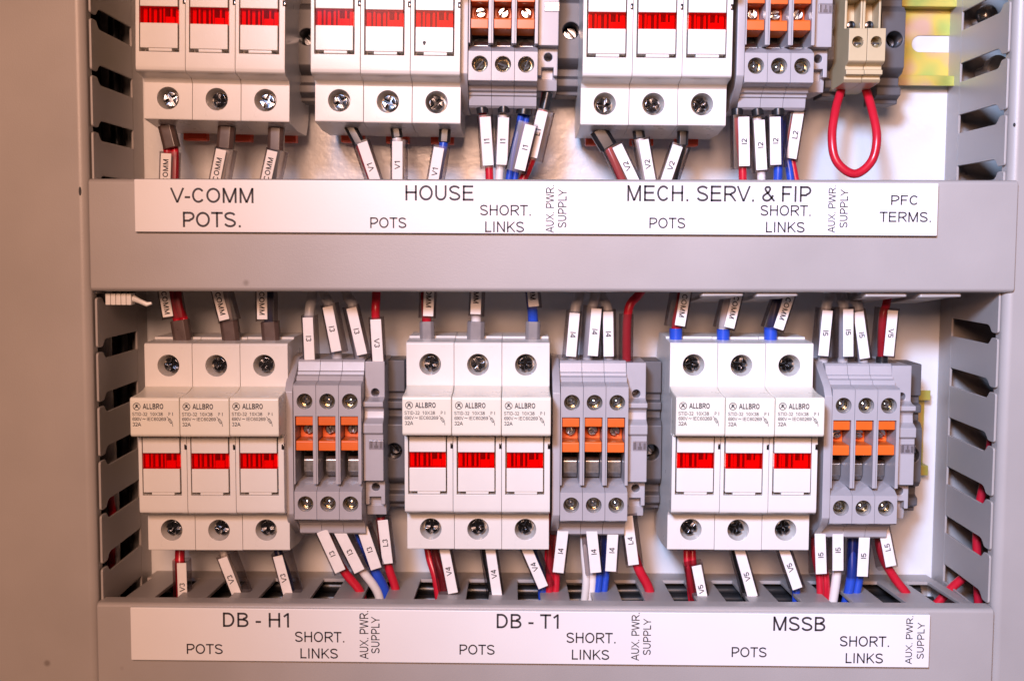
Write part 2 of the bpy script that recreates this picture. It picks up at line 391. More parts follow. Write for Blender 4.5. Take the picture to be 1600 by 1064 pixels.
def horizontal_duct(pxl, pyt, pxr, pyb, label, ztop_back, zbot_back, lid_label, skew, flare=()):
    """lid spans the pixels at y=-4; walls run back to the plate"""
    x0, z1 = pxl; x1, z0 = pxr
    d = empty('wiring_duct', ((x0+x1)/2, YB, z0))
    tag(d, label, 'wiring duct', 'cross ducts carrying the label strips')
    off = -d.location
    # lid: gentle skew as it sits in the cabinet
    b = B()
    prof = [(4.0, z1-1.3), (4.0, z1), (-2.2, z1), (-3.4, z1-0.5), (-4.0, z1-1.6), (-4.0, z0+1.6), (-3.4, z0+0.5), (-2.2, z0), (4.0, z0), (4.0, z0+1.3), (-2.4, z0+1.3), (-2.4, z1-1.3)]
    b.ex(prof, 'x', x0, x1)
    for v in b.bm.verts: v.co.z += skew*(v.co.x-(x0+x1)/2*S)
    lm = b.mesh('lid', 0.5, seg=3)
    l = link('lid', lm, 'lid', d); l.location = off; l['label'] = lid_label
    fb = link('floor', B().box(-148, 174, YB-1.9, YB-0.12, zbot_back+1.6, ztop_back-1.6).mesh('floor', 0.2), 'duct', d); fb.location = off
    # walls of fingers
    xa, xb = -150.4+2.2, 176.2-2.2
    for nm, zf, zb, zz in (('top', z1-1.6, ztop_back, -1), ('bottom', z0+1.6, zbot_back, 1)):
        n = 0; x = -160.4
        hp = finger_poly(19.7, 8.6, 4.2)
        fm = B().ex([(t, y) for y, t in hp], 'z', 0, 1.4*zz).mesh('finger', 0.2)
        wb = B().box(xa, xb, 48.01, YB-0.1, min(0, 1.4*zz), max(0, 1.4*zz)).mesh('wall_base', 0.2)
        ang = math.atan2(zf-zb, YB-0.5)      # tilt of the wall about x
        rot = Matrix.Rotation(-ang, 4, 'X')
        base = Matrix.Translation(Vector((0, 0, zf))*S) @ Matrix(((1,0,0,0),(0,1,0,0),(0,0,1,0),(0,0,0,1))) @ rot
        o = link('wall_base', wb, 'duct', d); o.matrix_local = Matrix.Translation(off) @ base
        ends = [x+19.7*k for k in range(40) if x+19.7*k-5.6 > xa and x+19.7*k+5.6 < xb]
        for e0, e1 in ((xa, ends[0]-15.0), (ends[-1]+15.0, xb)):
            if e1-e0 > 1.0:
                f = link('end_finger', B().box(e0, e1, 0.6, 48.0, min(0, 1.4*zz), max(0, 1.4*zz)).mesh('end_finger', 0.2), 'duct', d)
                f.matrix_local = Matrix.Translation(off) @ base
        while x < xb+3:
            if x-5.6 > xa and x+5.6 < xb:
                f = link('finger', fm, 'duct', d)
                mm_ = base @ Matrix.Translation((x*S, 0, 0))
                if nm == 'bottom' and any(a < x < b2 for a, b2 in flare):
                    mm_ = Matrix.Translation(Vector((x, -1.0, z0-1.1))*S) @ Matrix.Rotation(-0.10, 4, 'X') @ Matrix.Rotation(random.uniform(-.03, .03), 4, 'Y')
                f.matrix_local = Matrix.Translation(off) @ mm_
            x += 19.7
    return d
hd1 = horizontal_duct((-151.2, 21.6), 0, (180.0, -18.55), 0, 'grey cross duct with the strip reading HOUSE', 19.5, -17.0,
     'smooth front lid carrying a white strip', 0.0035, flare=((60, 104), (122, 178)))
hd2 = horizontal_duct((-151.5, -133.2), 0, (177.0, -176.0), 0, 'grey cross duct with the strip reading MSSB', -138.6, -172.0,
     'lower lid carrying a white strip', -0.002)

# small clip below the upper lid at the far left
cl = empty('duct_clip', at3(190, 468, 4))
tag(cl, 'small ridged cream clip below the upper lid by the left duct', 'clip')
o_ = at3(190, 468, 4)
b = B()
for i in range(5): b.box(-5.6+i*1.9, -3.8+i*1.9, -1.2, 3.6, -2.0, 2.2)
link('clip_body', b.mesh('clip_body', 0.3), 'fuse', cl)
link('clip_tail', B().tube([(3.6, 1, 0.6), (6, 1.5, -0.6), (8.6, 2, -1.8), (10.4, 2, -1.4)], [1.3, 0.9, 0.9, 0.5], 10).mesh('clip_tail'), 'fuse', cl)

# ------------------------------------------------------------------ DIN rails
def rail(zc, x0, x1, label, tilt, slot_x):
    r = empty('din_rail', (0, YB, zc), tilt)
    tag(r, label, 'rail', 'mounting rails')
    b = B().ex([(-0.6, 13.5), (-0.6, -13.5), (-7.5, -13.5), (-7.5, -17.5), (-6.5, -17.5), (-6.5, -14.5), (-0.05, -14.5), (-0.05, 14.5), (-6.5, 14.5), (-6.5, 17.5), (-7.5, 17.5), (-7.5, 13.5)], 'x', x0, x1)
    c = B()
    for sx in slot_x:
        c.ex([(sx+3.3*math.cos(a), 3.3*math.sin(a)) for a in [math.radians(90+k*15) for k in range(13)]]+[(sx+16, -3.3), (sx+16, 3.3)], 'y', -3, 3)
    link('rail_profile', b.mesh('rail', 0.15, cut=c), 'zinc', r)
    return r
zr1 = (at(1440, 2, YB-7)[1]+at(1440, 128, YB-7)[1])/2
rail(zr1+1.2, -140, at(1484, 60, YB)[0], 'yellow zinc rail beside the two beige terminals', math.radians(0.4), [at(1437, 62, YB)[0], 20])
zr2_ = (at(1440, 610, YB-7)[1]+at(1440, 742, YB-7)[1])/2
rail(zr2_, -140, at(1449, 670, YB-5)[0], 'yellow zinc rail end showing beside the MSSB terminals', 0, [20])

# ------------------------------------------------------------------ fuse holders
PW = 17.85
def screw_mesh(r=2.75, cross=True):
    b = B()
    b.cyl(0, 0, r*0.98, 1.9, 4.0)
    g = 0.48
    if cross:
        for q in range(4):
            a0 = q*math.pi/2
            pts = [(g, g)]
            for k in range(7):
                a = math.asin(g/r)+k*(math.pi/2-2*math.asin(g/r))/6
                pts.append((r*math.cos(a), r*math.sin(a)))
            ca, sa = math.cos(a0), math.sin(a0)
            b.ex([(x*ca-z*sa, x*sa+z*ca) for x, z in pts], 'y', 0, 2.2)
    else:
        for q in (0, math.pi):
            pts = []
            for k in range(13):
                a = math.asin(0.36/r)+k*(math.pi-2*math.asin(0.36/r))/12
                pts.append((r*math.cos(a), r*math.sin(a)))
            ca, sa = math.cos(q), math.sin(q)
            b.ex([(x*ca-z*sa, x*sa+z*ca) for x, z in pts], 'y', 0, 1.4)
    return b.mesh('screw', 0.28)
CROSS = screw_mesh()
def fuse_parts():
    h = PW/2-0.06
    prof = [(12, -7.2), (12.3, -7.7), (30, -9.6), (50, -9.6), (55, -4), (55, 15), (53.8, 17), (53.8, 48), (55, 50), (55, 62), (48, 71.9), (26, 71.9), (25.6, 71.1), (12.6, 70.6), (12, 70.0),
            (12, 52), (6, 51), (6, 37.2), (2, 37.2), (2, 10.2), (2.4, 8.9), (3.6, 8.1), (8.5, 7.6), (10.8, 7.1), (12, 5.6)]
    c = B()
    for z in (0, 62.3):
        c.lathe([(0, 6), (5, 6), (4.05, 11.99), (4.05, 12.45), (3.25, 20), (0, 20), (0, 20)], 0, z, 32)
    c.box(-7.55, 6.75, 0, 9, 15.3, 38.5)
    c.box(h-0.85, h+1, 0, 5, 32.2, 34.2)
    body = B().ex(prof, 'x', -h, h).mesh('pole', 0.55, cut=c, seg=3)
    cap = B().ex([(-7, 39.2), (-7, 52.0), (-6.4, 52.7), (3.0, 53.0), (8.5, 53.6), (11.9, 54.6), (11.9, 50.5), (5.9, 50.5), (5.9, 37.3), (0.4, 37.3), (0.4, 38.2), (-6.2, 38.4)], 'x', -h, h).mesh('handle', 0.55, seg=3)
    ib = B()
    ib.box(-7.1, 6.35, 1.45, 8.5, 31.1, 37.0); ib.box(-7.1, 6.35, 1.45, 8.5, 16.5, 25.3); ib.box(-4.2, 4.2, 1.9, 8, 15.4, 16.6)
    ib.box(-7.1, 6.35, 7.5, 8.9, 25, 31.4)
    ins = ib.mesh('fuse_insert', 0.25)
    wn = B().box(-7.05, 6.3, 1.75, 2.3, 25.32, 31.08).mesh('window', 0.1)
    bars = B()
    for x0, x1, y in ((-6.9, -5.5, 4.5), (-4.6, -3.9, 3.5), (-3.4, -2.2, 5), (-1.1, -0.3, 4.2), (0.5, 1.1, 3.4), (3.0, 3.7, 3.6), (4.6, 6.2, 4.8)):
        bars.box(x0, x1, y, 7.4, 25.4, 31.0)
    bars.box(1.2, 4.6, 3.5, 5, 25.4, 28.0)
    bars = bars.mesh('contact_bars', 0.1)
    db = B()
    for x0, x1, z0, z1 in ((-2.1, -1.3, 25.6, 30.5), (1.3, 2.2, 28.2, 30.6), (3.3, 4.5, 28.4, 30.8), (-5.3, -4.8, 25.4, 31), (-0.2, 0.4, 25.5, 29.0)):
        db.box(x0, x1, 5.5, 7.3, z0, z1)
    db.box(-7.0, 6.3, 7.32, 7.48, 25.1, 31.2)
    dbm = db.mesh('contact_gaps')
    # pad print on the handle
    p = B(); Y = -7.07
    def X(px): return (px-632)*0.2276-8.85
    def Z(py): return 52.7-(py-620)*0.2300
    def txt(body, a, b_, c_, d_, wgt=0.15):
        add_text(p, body, lambda u, v: (X(a)+(X(b_)-X(a))*u, Y, Z(d_)+(Z(c_)-Z(d_))*v), wgt)
    txt('ALLBRO', 652.5, 685, 629.5, 638.2, 0.2)
    txt('STID-32', 635.8, 659.5, 643.2, 648.6, 0.15); txt('10X38', 664, 684, 643.2, 648.6, 0.15)
    txt('P', 693, 696, 643.2, 648.4, 0.15); txt('I', 699, 699.9, 643.2, 648.4, 0.15)
    txt('690V', 636, 650.5, 651, 656.4, 0.15); txt('IEC60269', 659, 689, 651, 656.4, 0.15)
    p.stroke([(X(652), Z(654)), (X(653.4), Z(653)), (X(655), Z(654.2)), (X(656.5), Z(653.2))], 0.2, Y)
    txt('32A', 636, 649.5, 659, 665, 0.17)
    cx, cz, r = X(643), Z(634), 1.27
    p.stroke([(cx+r*math.cos(k*math.pi/12), cz+r*math.sin(k*math.pi/12)) for k in range(24)], 0.22, Y, True)
    p.stroke([(cx-0.62, cz+0.62), (cx+0.62, cz+0.62)], 0.24, Y)
    p.stroke([(cx-0.72, cz-0.72), (cx-0.1, cz+0.45)], 0.26, Y); p.stroke([(cx+0.72, cz-0.72), (cx+0.1, cz+0.45)], 0.26, Y)
    p.stroke([(cx-0.45, cz-0.25), (cx+0.45, cz-0.25)], 0.2, Y); p.stroke([(cx, cz-0.2), (cx, cz+0.5)], 0.3, Y)
    fx = lambda a, b_: (X(a), Z(b_))
    p.stroke([fx(690.5, 650), fx(693.5, 653.5)], 0.18, Y); p.stroke([fx(697.5, 659.5), fx(699, 661), fx(699.4, 665)], 0.18, Y)
    p.stroke([fx(692.3, 655), fx(695, 652.8), fx(698.8, 658.6), fx(696.2, 660.6)], 0.18, Y, True); p.stroke([fx(693.5, 653.5), fx(697.5, 659.5)], 0.16, Y)
    pm = p.mesh('printing', smooth=0)
    clip = B().box(-4.6, 4.6, 50.5, 56, -12.2, -9.0).mesh('rail_clip', 0.4)
    notch = B().box(h-0.7, h+0.0, 2.6, 4.5, 32.3, 34.1).mesh('notch', 0.1)
    return [('handle', cap, 'cap'), ('fuse_insert', ins, 'fuse'), ('window', wn, 'window'), ('contact_bars', bars, 'redlight'), ('contact_gaps', dbm, 'dark'),
            ('printing', pm, 'print'), ('rail_clip', clip, 'redclip'), ('notch', notch, 'dsteel')], body
FP, FBODY = fuse_parts()
def fuse_holder(px, py, tilt, label, seed):
    x, z = at(px, py, 12)
    r = empty('fuse_holder', (x, 0, z), math.radians(tilt))
    tag(r, label, 'fuse holder', 'three pole fuse holders')
    rnd = random.Random(seed)
    for k in (-1, 0, 1):
        p = link('pole', FBODY, 'fuse', r); p.location = (k*PW*S, 0, rnd.uniform(-.12, .12)*S)
        for n, me, ma in FP:
            o = link(n, me, ma, p)
            if n.startswith('contact_bars'): o.location = Vector((rnd.uniform(-.3, .12), rnd.uniform(0, .8), 0))*S
        for zz in (0, 62.3):
            s = link('screw', CROSS, 'dsteel', p)
            s.location = Vector((rnd.uniform(-.15, .15), 15.4+rnd.uniform(-.3, .6), zz))*S
            s.rotation_euler = (rnd.uniform(-.09, .05), rnd.uniform(0, 1.57), rnd.uniform(-.1, .1))
    return r
fuse_holder(338.5, 155, 0.95, 'white three-pole fuse holder above the V-COMM POTS lettering', 1)
FB = fuse_holder(606, 159, 0.55, 'white three-pole fuse holder above the HOUSE POTS lettering', 2)
fuse_holder(1021, 163, 0.30, 'white three-pole fuse holder above the MECH. SERV. POTS lettering', 3)
fuse_holder(342, 828, -0.15, 'white three-pole fuse holder above the DB - H1 lettering', 4)
fuse_holder(747, 826.5, -0.2, 'white three-pole fuse holder above the DB - T1 lettering', 5)
fuse_holder(1153.5, 828, 0.0, 'white three-pole fuse holder above the MSSB lettering', 6)

# small scorch mark on the third HOUSE insert
sp = B().ex([(0.55*math.cos(a)*(1+.25*math.sin(3*a)), 0.8*math.sin(a)) for a in [k*math.pi/8 for k in range(16)]], 'y', 1.40, 1.5).mesh('scorch_mark')
o = link('scorch_mark', sp, 'ink', [c for c in FB.children if c.name.startswith('pole')][-1]); o.location = Vector((-3.9, 0, 19.6))*S
# ------------------------------------------------------------------ terminals
TP = 8.4
SLOT_S = screw_mesh(1.85, False)
def term_meshes():
    h = TP/2-0.06
    half = [(8, -5.6), (8, 5.8), (9, 6.4), (14.5, 7.0), (15.5, 8.6), (17.5, 9.0), (17.8, 10.0), (19.0, 10.3), (19.8, 13.6), (21, 14.4), (46, 14.4)]
    top = [(y, z) for y, z in half]
    bot = [(y, -38.5-z) for y, z in half][::-1]
    prof = top+bot                                    # closes through the channel side
    c = B()
    for z in (0, -38.5): c.cyl(0, z, 2.95, 4, 18, 30)
    c.box(-3.65, 3.0, 0, 30, -31.2, -5.5)
    # slope below the channel
    c.ex([(0, -31.0), (0, -33.9), (8.0, -33.9), (14.5, -31.0)], 'x', -h-1, h+1)
    body = B().ex(prof, 'x', -h, h).mesh('housing', 0.28, cut=c)
    lv = B().ex([(9.2, -5.7), (9.2, -9.1), (19, -9.1), (19, -14.8), (9.6, -14.8), (9.2, -15.2), (9.2, -18.6), (21.5, -19.2), (21.5, -5.7)], 'x', -3.5, 2.85)
    cc = B().cyl(-0.2, -11.6, 2.3, 10, 20.4, 24)
    lever = lv.mesh('link_slider', 0.25, cut=cc)
    b = B().ex([(21, -22.5), (20, -24), (20, -28.5), (22, -30.5), (27, -30.5), (27, -22.5)], 'x', -2.6, 2.8)
    bar = b.mesh('contact_bar', 0.3)
    hole = B().ex([(-0.2+1.3*math.cos(a), -20.6+1.7*math.sin(a)) for a in [k*math.pi/8 for k in range(16)]], 'y', 26.6, 28).mesh('test_hole')
    bk = B().box(-3.6, 2.95, 27.4, 29.4, -31.1, -18.5).mesh('channel_floor')
    s = B()
    s.lathe([(2.75, 14), (2.75, 10.6), (2.2, 10.4), (2.2, 14)], 0, 0, 28)
    s.lathe([(2.15, 14), (2.15, 11.6), (1.5, 11.0), (0.5, 10.5), (0, 10.4)], 0, 0, 24)
    sm = s.mesh('clamp_screw', 0)
    sl = B().box(-2.0, 2.0, 10.36, 11.2, -0.28, 0.28).mesh('slot', 0)
    return body, lever, bar, hole, bk, sm, sl
TBODY, TLEV, TBAR, THOLE, TBACK, TSCR, TSLOT = term_meshes()
def terminal(x, z, tilt, label, seed, slid=0.0):
    rnd = random.Random(seed)
    t = empty('disconnect_terminal', (x, 0, z), tilt)
    tag(t, label, 'terminal', 'grey terminals with orange links')
    link('housing', TBODY, 'term', t)
    l = link('link_slider', TLEV, 'orange', t); l.location.z = (slid+rnd.uniform(-.25, .1))*S
    s = link('link_screw', SLOT_S, 'steel', l); s.location = Vector((-0.1, 16.6, -11.6))*S; s.rotation_euler = (0, rnd.uniform(0, 3.1), 0)
    link('channel_floor', TBACK, 'clamp', t); cb = link('contact_bar', TBAR, 'msteel', t); th = link('test_hole', THOLE, 'dark', t)
    if slid: cb.location.z = -6*S; th.location.z = -7.4*S
    for zz in (0, -38.5):
        c = link('clamp_screw', TSCR, 'nickel', t); c.location = Vector((0, rnd.uniform(0.2, 1.0), zz))*S
        k = link('slot', TSLOT, 'dark', c); k.rotation_euler = (0, rnd.uniform(0, 3.1), 0)
    return t
EP = B().ex([(7.4, 3.6), (10, 7), (24, 14.9), (46, 14.9), (46, -53.4), (24, -53.4), (10, -45.6), (7.4, -42.2)], 'x', -1.45, 1.45)
EPC = B().box(0.2, 2, 9.5, 40, -17.5, -6.5); EPC.box(0.2, 2, 9.5, 40, -30.5, -18.6)
EPLATE = EP.mesh('end_plate', 0.35, cut=EPC)
def supply_meshes():
    w_ = 3.75
    prof = [(19.5, 13.8), (46, 13.8), (46, -46), (24, -46), (23, -41), (19, -41), (19, -30.8), (13.5, -30.8), (13.5, -13.2), (12.0, -12.4), (12.0, -9.0), (13.5, -8.3), (16, -7.4), (16.6, -4.6), (15.5, -3.2), (13.2, -2.6), (13.2, -0.8), (17.5, -0.4), (19.5, 0.4)]
    c = B().cyl(0.1, 2.0, 1.55, 10, 30, 22); c.cyl(0.2, -34.2, 1.55, 10, 30, 22)
    c.box(-2.2, 2.2, 10, 24, -42, -38)
    body = B().ex(prof, 'x', -w_, w_).mesh('housing', 0.3, cut=c)
    win = B().box(-1.6, 3.95, 12.6, 15.5, -18.6, -15.2).mesh('marker_window', 0.2)
    wi = B(); wi.box(-1.2, -0.4, 13.1, 13.4, -18.2, -15.6); wi.box(0.3, 1.8, 13.1, 13.4, -18.2, -17.2); wi.box(0.8, 1.3, 13.1, 13.4, -17, -15.7); wi.box(2.4, 3.2, 13.1, 13.4, -18.2, -15.9)
    return body, win, wi.mesh('marker_pattern')
SBODY, SWIN, SPAT = supply_meshes()
def supply(x, z, tilt, label):
    t = empty('supply_terminal', (x, 0, z), tilt)
    tag(t, label, 'terminal', 'plain grey supply terminals')
    link('housing', SBODY, 'term', t); wn = link('marker_window', SWIN, 'frost', t); link('marker_pattern', SPAT, 'sgrey', wn)
    return t
def clamp_mesh():
    prof = [(34, 13), (52, 13), (52, -46), (38, -46), (38, -44.5), (34, -43), (34, -40), (37, -39), (37, -36), (33, -35), (31, -33), (31, -12), (33, -10), (36, -9.4), (36, -6.6), (33, -6), (33, -3), (36, -2.4), (36, 0), (34, 0.6)]
    c = B().cyl(0.6, -22.4, 3.1, 25, 44, 26)
    return B().ex(prof, 'x', -4.6, 4.6).mesh('clamp_body', 0.4, cut=c)
CB = clamp_mesh()
CSC = screw_mesh(2.6, False)
def clamp(x, z, tilt, label):
    t = empty('end_clamp', (x, 0, z), tilt); tag(t, label, 'end clamp', 'dark grey end clamps on the rails')
    link('clamp_body', CB, 'clamp', t)
    s = link('screw', CSC, 'dsteel', t); s.location = Vector((0.6, 40, -22.4))*S; s.rotation_euler = (0, 0.8, 0)
GROUPS = {}
def block_group(name, px0, pyref, lower, tilt, cpx):
    """px0: left edge pixel of the first terminal's front; pyref: pixel row of its screws"""
    x0, z = at(px0, pyref, 8)
    if not lower: z += 38.5
    x0 = x0; ti = math.radians(tilt)
    nm = {0: 'first', 1: 'second', 2: 'third'}
    e_ = empty('end_plate', (x0-1.55, 0, z), ti)
    tag(e_, f'thin grey end plate left of the terminals above {name} SHORT. LINKS', 'end plate', 'end plates beside the terminals')
    link('plate_body', EPLATE, 'term', e_)
    for i in range(3):
        terminal(x0+TP*(i+.5), z-TP*(i+.5)*math.tan(ti), ti, f'{nm[i]} grey orange-link terminal from the left above {name} SHORT. LINKS', hash_(name)+i, 0.0 if lower else -7.0)
    supply(x0+TP*3+3.85, z-TP*3.5*math.tan(ti), ti, f'plain grey terminal with clear window above {name} AUX. PWR. SUPPLY')
    if cpx is not None:
        xc = at(cpx, pyref, 31)[0]
        clamp(xc, z-TP*4*math.tan(ti), ti, f'dark grey end clamp right of the {name} terminals')
    GROUPS[name] = (x0, z)
def hash_(s): return sum(ord(c)*(i+3) for i, c in enumerate(s))
block_group('HOUSE', 733, 100, False, 0.5, 890)
block_group('MECH. SERV. & FIP', 1164, 103, False, 0.3, 1312)
block_group('DB - H1', 458, 627, True, -0.1, 613)
block_group('DB - T1', 876, 629, True, -0.1, 1016)
block_group('MSSB', 1300.5, 633.5, True, 0.0, 1424)
clx, clz = at(478, 58, 31)
clamp(clx, clz+22.4, 0.01, 'dark grey end clamp right of the V-COMM fuse holder')

# beige terminals
def beige_meshes():
    w_ = 3.3
    prof = [(10, 18), (10, 6.5), (17, 5.2), (17, -5.0), (10, -6.0), (10, -17.6), (11, -18.4), (14, -19.0), (14, -20.2), (12.5, -20.6), (12.5, -22.2), (15.5, -22.6), (15.5, -23.6), (14.5, -23.7), (16, -24.8), (30, -25.6), (46, -25.6), (46, 40), (16, 40)]
    c = B().cyl(0, -10.9, 2.05, 5, 18, 24); c.cyl(0, 12, 2.05, 5, 18, 24)
    c.box(-2.4, 2.5, 8, 26, -5.4, 5.6)
    body = B().ex(prof, 'x', -w_, w_).mesh('housing', 0.25, cut=c)
    s = B().lathe([(1.9, 17), (1.9, 14), (1.2, 13.5), (0, 13.4)], 0, -10.9, 20)
    s2 = B().lathe([(1.5, 24), (1.5, 21), (0, 20.6)], 0.3, -3.0, 18)
    return body, s.mesh('clamp_screw'), s2.mesh('bridge_screw'), B().box(-1.9, 1.9, 13.2, 14, -11.15, -10.65).mesh('slot')
BB, BS, BS2, BSL = beige_meshes()
for i, px in enumerate((1341, 1370)):
    x, z = at(px, 66, 10)
    t = empty('beige_terminal', (x, 0, z+10.9), math.radians(0.4))
    tag(t, ['left', 'right'][i]+' of the two beige terminals above PFC TERMS., red wire underneath', 'terminal', 'beige terminals')
    link('housing', BB, 'beige', t); s = link('clamp_screw', BS, 'nickel', t); k = link('slot', BSL, 'dark', s); link('bridge_screw', BS2, 'dsteel', t)
    k.rotation_euler = (0, 0, 0)
x, z = at(1396, 62, 31)
clamp(x, z+22.4, 0.007, 'dark grey end clamp right of the two beige terminals')

# ------------------------------------------------------------------ label strips
def strip(c0, c1, label, words, skew):
    """c0 left-top pixel, c1 right-bottom pixel"""
    y = -6.3
    x0, z1 = at(*c0, y); x1, z0 = at(*c1, y)
    xm = (x0+x1)/2
    # heights at the middle, then skew
    z1m = z1+skew*(xm-x0); z0m = z0-skew*(x1-xm)
    t = empty('label_strip', (xm, -4, z0m)); tag(t, label, 'label strip', 'white engraved strips')
    b = B().box(x0, x1, y, -4.05, z0m, z1m)
    for v in b.bm.verts: v.co.z += skew*(v.co.x-xm*S)
    o = link('plate', b.mesh('plate', 0.35), 'strip', t); o.location = -t.location
    for body, a, b_, c_, d_, vert in words:
        g = B()
        xa, za = at(a, d_, y); xb, zb = at(b_, c_, y)
        if vert: fn = lambda u, v: (xb+(xa-xb)*v, y-0.08, za+(zb-za)*u)
        else: fn = lambda u, v: (xa+(xb-xa)*u, y-0.08, za+(zb-za)*v+skew*(xb-xa)*(u-.5))
        add_text(g, body, fn, 0.14)
        o = link('lettering', g.mesh('lettering', smooth=0), 'ink', t); o.location = -t.location
def std(xp, xs, xl, xa, xu, yp, ys, yl, ya, yu): ...
strip((209, 280), (1464.5, 369), 'white strip reading V-COMM POTS. to PFC TERMS. on the upper duct', [
 ('V-COMM', 266, 396, 294, 317, 0), ('POTS.', 286, 376, 331.5, 355, 0), ('HOUSE', 633.5, 740, 290, 313.5, 0), ('SHORT.', 750, 829.5, 320.5, 337, 0),
 ('LINKS', 758, 819, 346.5, 363, 0), ('POTS', 578.5, 635, 340, 356.5, 0), ('AUX. PWR.', 852.5, 866, 290, 364, 1), ('SUPPLY', 871.5, 885.5, 296, 356, 1),
 ('MECH. SERV. & FIP', 980, 1268, 291, 314.5, 0), ('SHORT.', 1188, 1267, 321, 337.5, 0), ('LINKS', 1196.5, 1257.5, 347, 363.5, 0), ('POTS', 1014.5, 1071, 340.5, 357, 0),
 ('AUX. PWR.', 1293, 1306.5, 290.5, 364, 1), ('SUPPLY', 1311.5, 1325.5, 296, 356, 1), ('PFC', 1392, 1434, 305.5, 320.5, 0), ('TERMS.', 1374, 1455, 331.5, 347, 0)], 0.0)
strip((203, 948.5), (1451.5, 1043), 'white strip reading DB - H1, DB - T1 and MSSB on the lower duct', [
 ('DB - H1', 348.5, 451.5, 957, 979, 0), ('POTS', 292, 348, 1005.5, 1021, 0), ('SHORT.', 461, 538, 986.5, 1002.5, 0), ('LINKS', 469.5, 528, 1012.5, 1028, 0),
 ('AUX. PWR.', 562, 575.5, 954, 1029, 1), ('SUPPLY', 580, 593, 963, 1020, 1), ('DB - T1', 776, 873, 959, 981, 0), ('POTS', 718, 773, 1006.5, 1022, 0),
 ('SHORT.', 885, 962, 988, 1004, 0), ('LINKS', 893.5, 952, 1014.5, 1030, 0), ('AUX. PWR.', 986, 999.5, 957, 1031.5, 1), ('SUPPLY', 1004.5, 1017.5, 966, 1022.5, 1),
 ('MSSB', 1208, 1290, 963, 985, 0), ('POTS', 1143, 1198, 1010.5, 1026, 0), ('SHORT.', 1312, 1389.5, 993.5, 1009.5, 0), ('LINKS', 1321, 1380, 1020, 1035.5, 0),
 ('AUX. PWR.', 1414, 1427, 962, 1037, 1), ('SUPPLY', 1432, 1445, 972, 1028.5, 1)], -0.0045)

